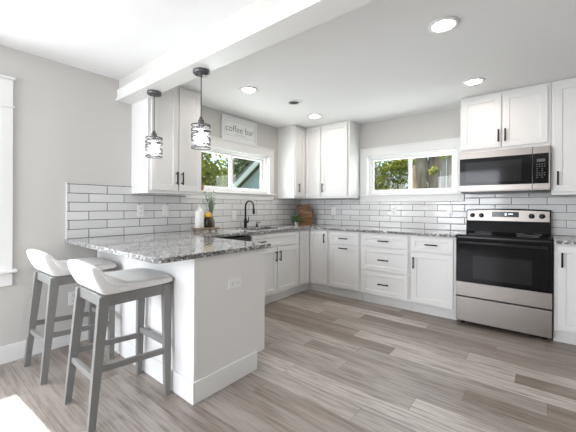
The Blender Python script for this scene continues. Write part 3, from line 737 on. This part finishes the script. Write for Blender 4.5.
# ------------------------------------------------------------------ coffee bar sign
t = thing('wall_sign', (.02, -1.40, 2.067), 'white framed wall sign lettered coffee bar above the sink window', 'sign')
y0, y1, z0, z1 = -1.712, -1.092, 2.060, 2.372
bx(.004, .016, y0+.01, y1-.01, z0+.01, z1-.01).build('board', SIGNW, t)
fr = .028; m = MB(); m.box(.003, .026, y0, y1, z0, z0+fr); m.box(.003, .026, y0, y1, z1-fr, z1); m.box(.003, .026, y0, y0+fr, z0+fr, z1-fr); m.box(.003, .026, y1-fr, y1, z0+fr, z1-fr); m.build('frame', SIGNW, t, bevel=.002)
MM = Matrix(((0, 0, 1, 0), (1, 0, 0, 0), (0, 1, 0, 0), (0, 0, 0, 1)))
text_mesh('lettering', 'coffee bar', .125, Matrix.Translation((.0168, -1.402, 2.218)) @ MM, SIGNT, t, bold=-.0012)
m = MB(); yy0, yy1, a0, a1 = y0+.05, y1-.05, z0+.065, z1-.055
m.box(.0161, .0166, yy0, yy1, a1-.003, a1); m.box(.0161, .0166, yy0, yy0+.003, a0, a1); m.box(.0161, .0166, yy1-.003, yy1, a0, a1); m.box(.0161, .0166, yy0, yy1, a0, a0+.003)
m.box(.0161, .0166, -1.50, -1.30, a0+.022, a0+.027)
m.build('border_line', mat('sign_pale_line', (.42, .42, .42), .6), t)

# ------------------------------------------------------------------ bar stools
def stool():
    t = thing('bar_stool', (0, 0, 0), 'x', 'bar stool', 'bar stools at the peninsula')
    LB = [(-1, -1), (1, -1), (-1, 1), (1, 1)]
    def leg_pt(sx, sy, z):
        f = z/.70
        x = sx*(.190-.020*f); y = (-.222+.068*f) if sy < 0 else (.213+.004*f)
        return (x, y, z)
    for sx, sy in LB:
        m = MB(); m.beam(leg_pt(sx, sy, 0), leg_pt(sx, sy, .70), .030, .036, .036, .056); m.build('leg', GREYP, t, bevel=.002)
    def rail(nm, a, b, w, h):
        a, b = Vector(a), Vector(b); d = (b-a); L = d.length
        z = Vector((0,0,1)); x = d.normalized(); y = z.cross(x).normalized(); z = x.cross(y)
        M = Matrix((x, y, z)).transposed().to_4x4(); M.translation = (a+b)/2
        m = MB(); m.obox(M, L, w, h); m.build(nm, GREYP, t, bevel=.002)
    zz = .672
    rail('apron', leg_pt(-1, -1, zz), leg_pt(1, -1, zz), .024, .062); rail('apron', leg_pt(-1, 1, zz), leg_pt(1, 1, zz), .024, .062)
    for s in (-1, 1): rail('apron', leg_pt(s, -1, zz), leg_pt(s, 1, zz), .024, .062)
    for s in (-1, 1): rail('stretcher', leg_pt(s, -1, .310), leg_pt(s, 1, .278), .022, .034)
    rail('stretcher', leg_pt(-1, -1, .262), leg_pt(1, -1, .262), .022, .034)
    rail('footrest', leg_pt(-1, 1, .322), leg_pt(1, 1, .322), .022, .036)
    # upholstered seat with low back, one swept profile (y, z)
    prof = [(.245, .704), (.252, .722), (.248, .742), (.228, .752), (.14, .757), (.04, .757), (-.06, .757), (-.112, .764), (-.140, .786), (-.160, .828), (-.180, .868),
            (-.198, .884), (-.224, .882), (-.233, .868), (-.220, .820), (-.200, .765), (-.176, .720), (-.155, .704), (-.05, .704), (.10, .704)]
    xs = [-.206, -.204, -.196, -.178, -.10, 0, .10, .178, .196, .204, .206]; ins = [.020, .010, .003, 0, 0, 0, 0, 0, .003, .010, .020]
    cen = [(.1, .73)]*7
    m = MB(); rings = []
    for x, i in zip(xs, ins):
        ring = []
        n = len(prof)
        for k in range(n):
            p0_, p1, p2 = Vector(prof[k-1]), Vector(prof[k]), Vector(prof[(k+1) % n])
            tdir = (p2-p0_).normalized(); nrm = Vector((-tdir.y, tdir.x))   # inward for this winding
            q = p1 + nrm*i
            crown = .022*(1-(x/.206)**2) if 3 <= k <= 6 else 0
            xx = x
            top = max(0, min(1, (q.y-.79)/.09)) if k >= 8 and k <= 15 else 0
            xx = x*(1-.07*top*top)
            zc = q.y + crown - (.010*(abs(x)/.206)**4 if 10 <= k <= 14 else 0)
            ring.append(m.bm.verts.new((xx, q.x, max(zc, .7035))))
        rings.append(ring)
    n = len(prof); m.bm.faces.new(rings[0]); m.bm.faces.new(rings[-1])
    for a, b in zip(rings, rings[1:]):
        for k in range(n): m.bm.faces.new((a[k], a[(k+1)%n], b[(k+1)%n], b[k]))
    st = m.build('upholstered_seat', FABRIC, t, smooth=True, subsurf=1); st['label'] = 'white upholstered seat with low scooped back'
    for s in (-1, 1):
        m = MB(); pth = []
        for k in (3, 4, 5, 6, 7, 8, 9, 10):
            p = prof[k]; top = max(0, min(1, (p[1]-.79)/.09)); pth.append((s*.201*(1-.07*top*top), p[0]-.001, p[1]-.004))
        m.tube(pth, .0028, 6); m.build('piping', PIPE, st)
    return t
s0 = stool(); s0.location = (1.118, -3.397, 0); s0['label'] = 'white-seated grey bar stool nearer the peninsula corner'
s1 = copy_tree(s0); s1.location = (.366, -3.440, 0); s1.rotation_euler = (0, 0, math.radians(2.0)); s1['label'] = 'white-seated grey bar stool nearer the left wall'

# ------------------------------------------------------------------ counter decor
ty = -2.085; tx = .20
t = thing('riser_tray', (tx, ty, .914), 'pale wooden riser tray on small feet beside the dishwasher end of the counter', 'tray')
bx(tx-.085, tx+.085, ty-.135, ty+.135, .940, .957).build('board', TRAYW, t, bevel=.004)
for sx in (-1, 1):
    for sy in (-1, 1):
        m = MB(); m.lathe([(.012, .9142), (.016, .920), (.016, .932), (.012, .940)], (tx+sx*.06, ty+sy*.105, 0), 12); m.build('foot', TRAYW, t)
m = MB(); m.lathe([(0, .9575), (.046, .9575), (.050, .965), (.050, 1.125), (.046, 1.145), (.034, 1.158), (.020, 1.166), (.017, 1.205), (.021, 1.210), (.021, 1.218), (.013, 1.218), (.012, 1.20), (0, 1.20)], (tx, ty-.082, 0), 28)
tag(m.build('bottle', CERAM, None), 'tall white ceramic bottle on the riser tray', 'bottle')
t = thing('jar', (tx+.012, ty+.022, .957), 'dark glass jar with yellow lid on the riser tray', 'jar')
m = MB(); m.lathe([(0, .9575), (.040, .9575), (.044, .965), (.044, 1.05), (.036, 1.066), (.034, 1.073), (0, 1.073)], (tx+.012, ty+.022, 0), 24); m.build('glass', AMBER, t)
m = MB(); m.lathe([(0, 1.0735), (.042, 1.0735), (.049, 1.085), (.048, 1.108), (.036, 1.124), (.012, 1.130), (0, 1.130)], (tx+.012, ty+.022, 0), 24); m.build('lid', YEL, t)
t = thing('twig_vase', (tx-.02, ty+.098, .957), 'small vase of thin pale green twigs on the riser tray', 'vase')
m = MB(); m.lathe([(0, .9575), (.034, .9575), (.038, .97), (.036, 1.03), (.022, 1.05), (.020, 1.07), (.017, 1.07), (.018, 1.05), (0, 1.0)], (tx-.02, ty+.098, 0), 20); m.build('vessel', mat('smoky_glass', (.16, .14, .11), .15), t)
rn = random.Random(5); m = MB()
for i in range(60):
    a = rn.uniform(0, 2*PI); sp = rn.uniform(.02, .09); hh = rn.uniform(1.22, 1.40)
    p0v = Vector((tx-.02, ty+.098, 1.03)); p3 = Vector((tx-.02+sp*math.cos(a)*.7, ty+.075+sp*math.sin(a), hh))
    pm = (p0v+p3)/2 + Vector((rn.uniform(-.01, .01), rn.uniform(-.01, .01), .03)); m.tube([p0v, pm, p3], [.0014, .0011, .0007], 5)
    for j in range(9):
        q = pm.lerp(p3, j/8); R = Matrix.Rotation(rn.uniform(0, 6.28), 3, 'Z') @ Matrix.Rotation(rn.uniform(-1, 1), 3, 'X'); s = .012
        m.bm.faces.new([m.bm.verts.new(q + R @ Vector(v)) for v in ((0, 0, 0), (s*.4, s, .001), (0, 2*s, 0), (-s*.4, s, .001))])
tag(m.build('twigs', TWIG, t, recalc=False), kind='stuff')
# pot on the sill
t = thing('sill_pot', (.005, -2.03, W1[2]), 'small terracotta pot on the sink window sill', 'pot')
z = W1[2]; m = MB(); m.lathe([(0, z+.0005), (.024, z+.0005), (.032, z+.05), (.035, z+.052), (.035, z+.066), (.030, z+.066), (.028, z+.055), (0, z+.055)], (.002, -2.005, 0), 20); m.build('vessel', TERRA, t)
# crates in the corner
def crate(name, cx, cy, z0, w, d, h, rot, label):
    t = thing(name, (cx, cy, z0), label, 'crate', 'stacked wooden crates')
    R = Matrix.Translation((cx, cy, z0)) @ Matrix.Rotation(rot, 4, 'Z')
    def pc(nm, bs):
        m = MB()
        for b in bs:
            for q in m.box(*b): q.co = R @ q.co
        m.build(nm, CRATE, t, bevel=.0015)
    th = .010
    pc('bottom_board', [(-w/2+th, w/2-th, -d/2+th, d/2-th, .0005, th)])
    n = 2
    for sgn, nm in ((-1, 'front_slats'), (1, 'back_slats')):
        pc(nm, [(-w/2, w/2, sgn*d/2-(th if sgn > 0 else 0), sgn*d/2+(th if sgn < 0 else 0), .0005+i*h/n, (i+1)*h/n-.009) for i in range(n)])
    for sgn in (-1, 1): pc('end_board', [(sgn*w/2-(th if sgn > 0 else 0), sgn*w/2+(th if sgn < 0 else 0), -d/2+th, d/2-th, .0005, h)])
    return t
crate('wooden_crate', .232, -.246, .914, .262, .17, .113, math.radians(43), 'bottom and widest of three stacked brown wooden crates in the counter corner')
crate('wooden_crate', .262, -.222, 1.0275, .225, .15, .113, math.radians(27), 'middle of three stacked brown wooden crates in the counter corner')
crate('wooden_crate', .220, -.240, 1.141, .190, .125, .090, math.radians(43), 'topmost of three stacked brown wooden crates in the counter corner')
t = thing('ivy_plant', (.27, -.475, .914), 'small green trailing plant in front of the stacked crates', 'plant')
m = MB(); m.lathe([(0, .9145), (.026, .9145), (.034, .965), (.030, .965), (.026, .955), (0, .955)], (.27, -.475, 0), 16); m.build('pot', CERAM, t)
rn = random.Random(11); m = MB()
for i in range(330):
    d = Vector((rn.gauss(0, 1), rn.gauss(0, 1), rn.gauss(0, 1))).normalized()*rn.random()**.5
    p = Vector((.265+d.x*.085, -.475+d.y*.085, 1.00+d.z*.082))
    R = Matrix.Rotation(rn.uniform(0, 6.28), 3, 'Z') @ Matrix.Rotation(rn.uniform(-1.2, 1.2), 3, 'X'); s = rn.uniform(.010, .018)
    m.bm.faces.new([m.bm.verts.new(p + R @ Vector(v)) for v in ((0, -s, 0), (s*.7, 0, .003), (0, s, 0), (-s*.7, 0, .003))])
m.build('foliage', IVY, t, recalc=False)
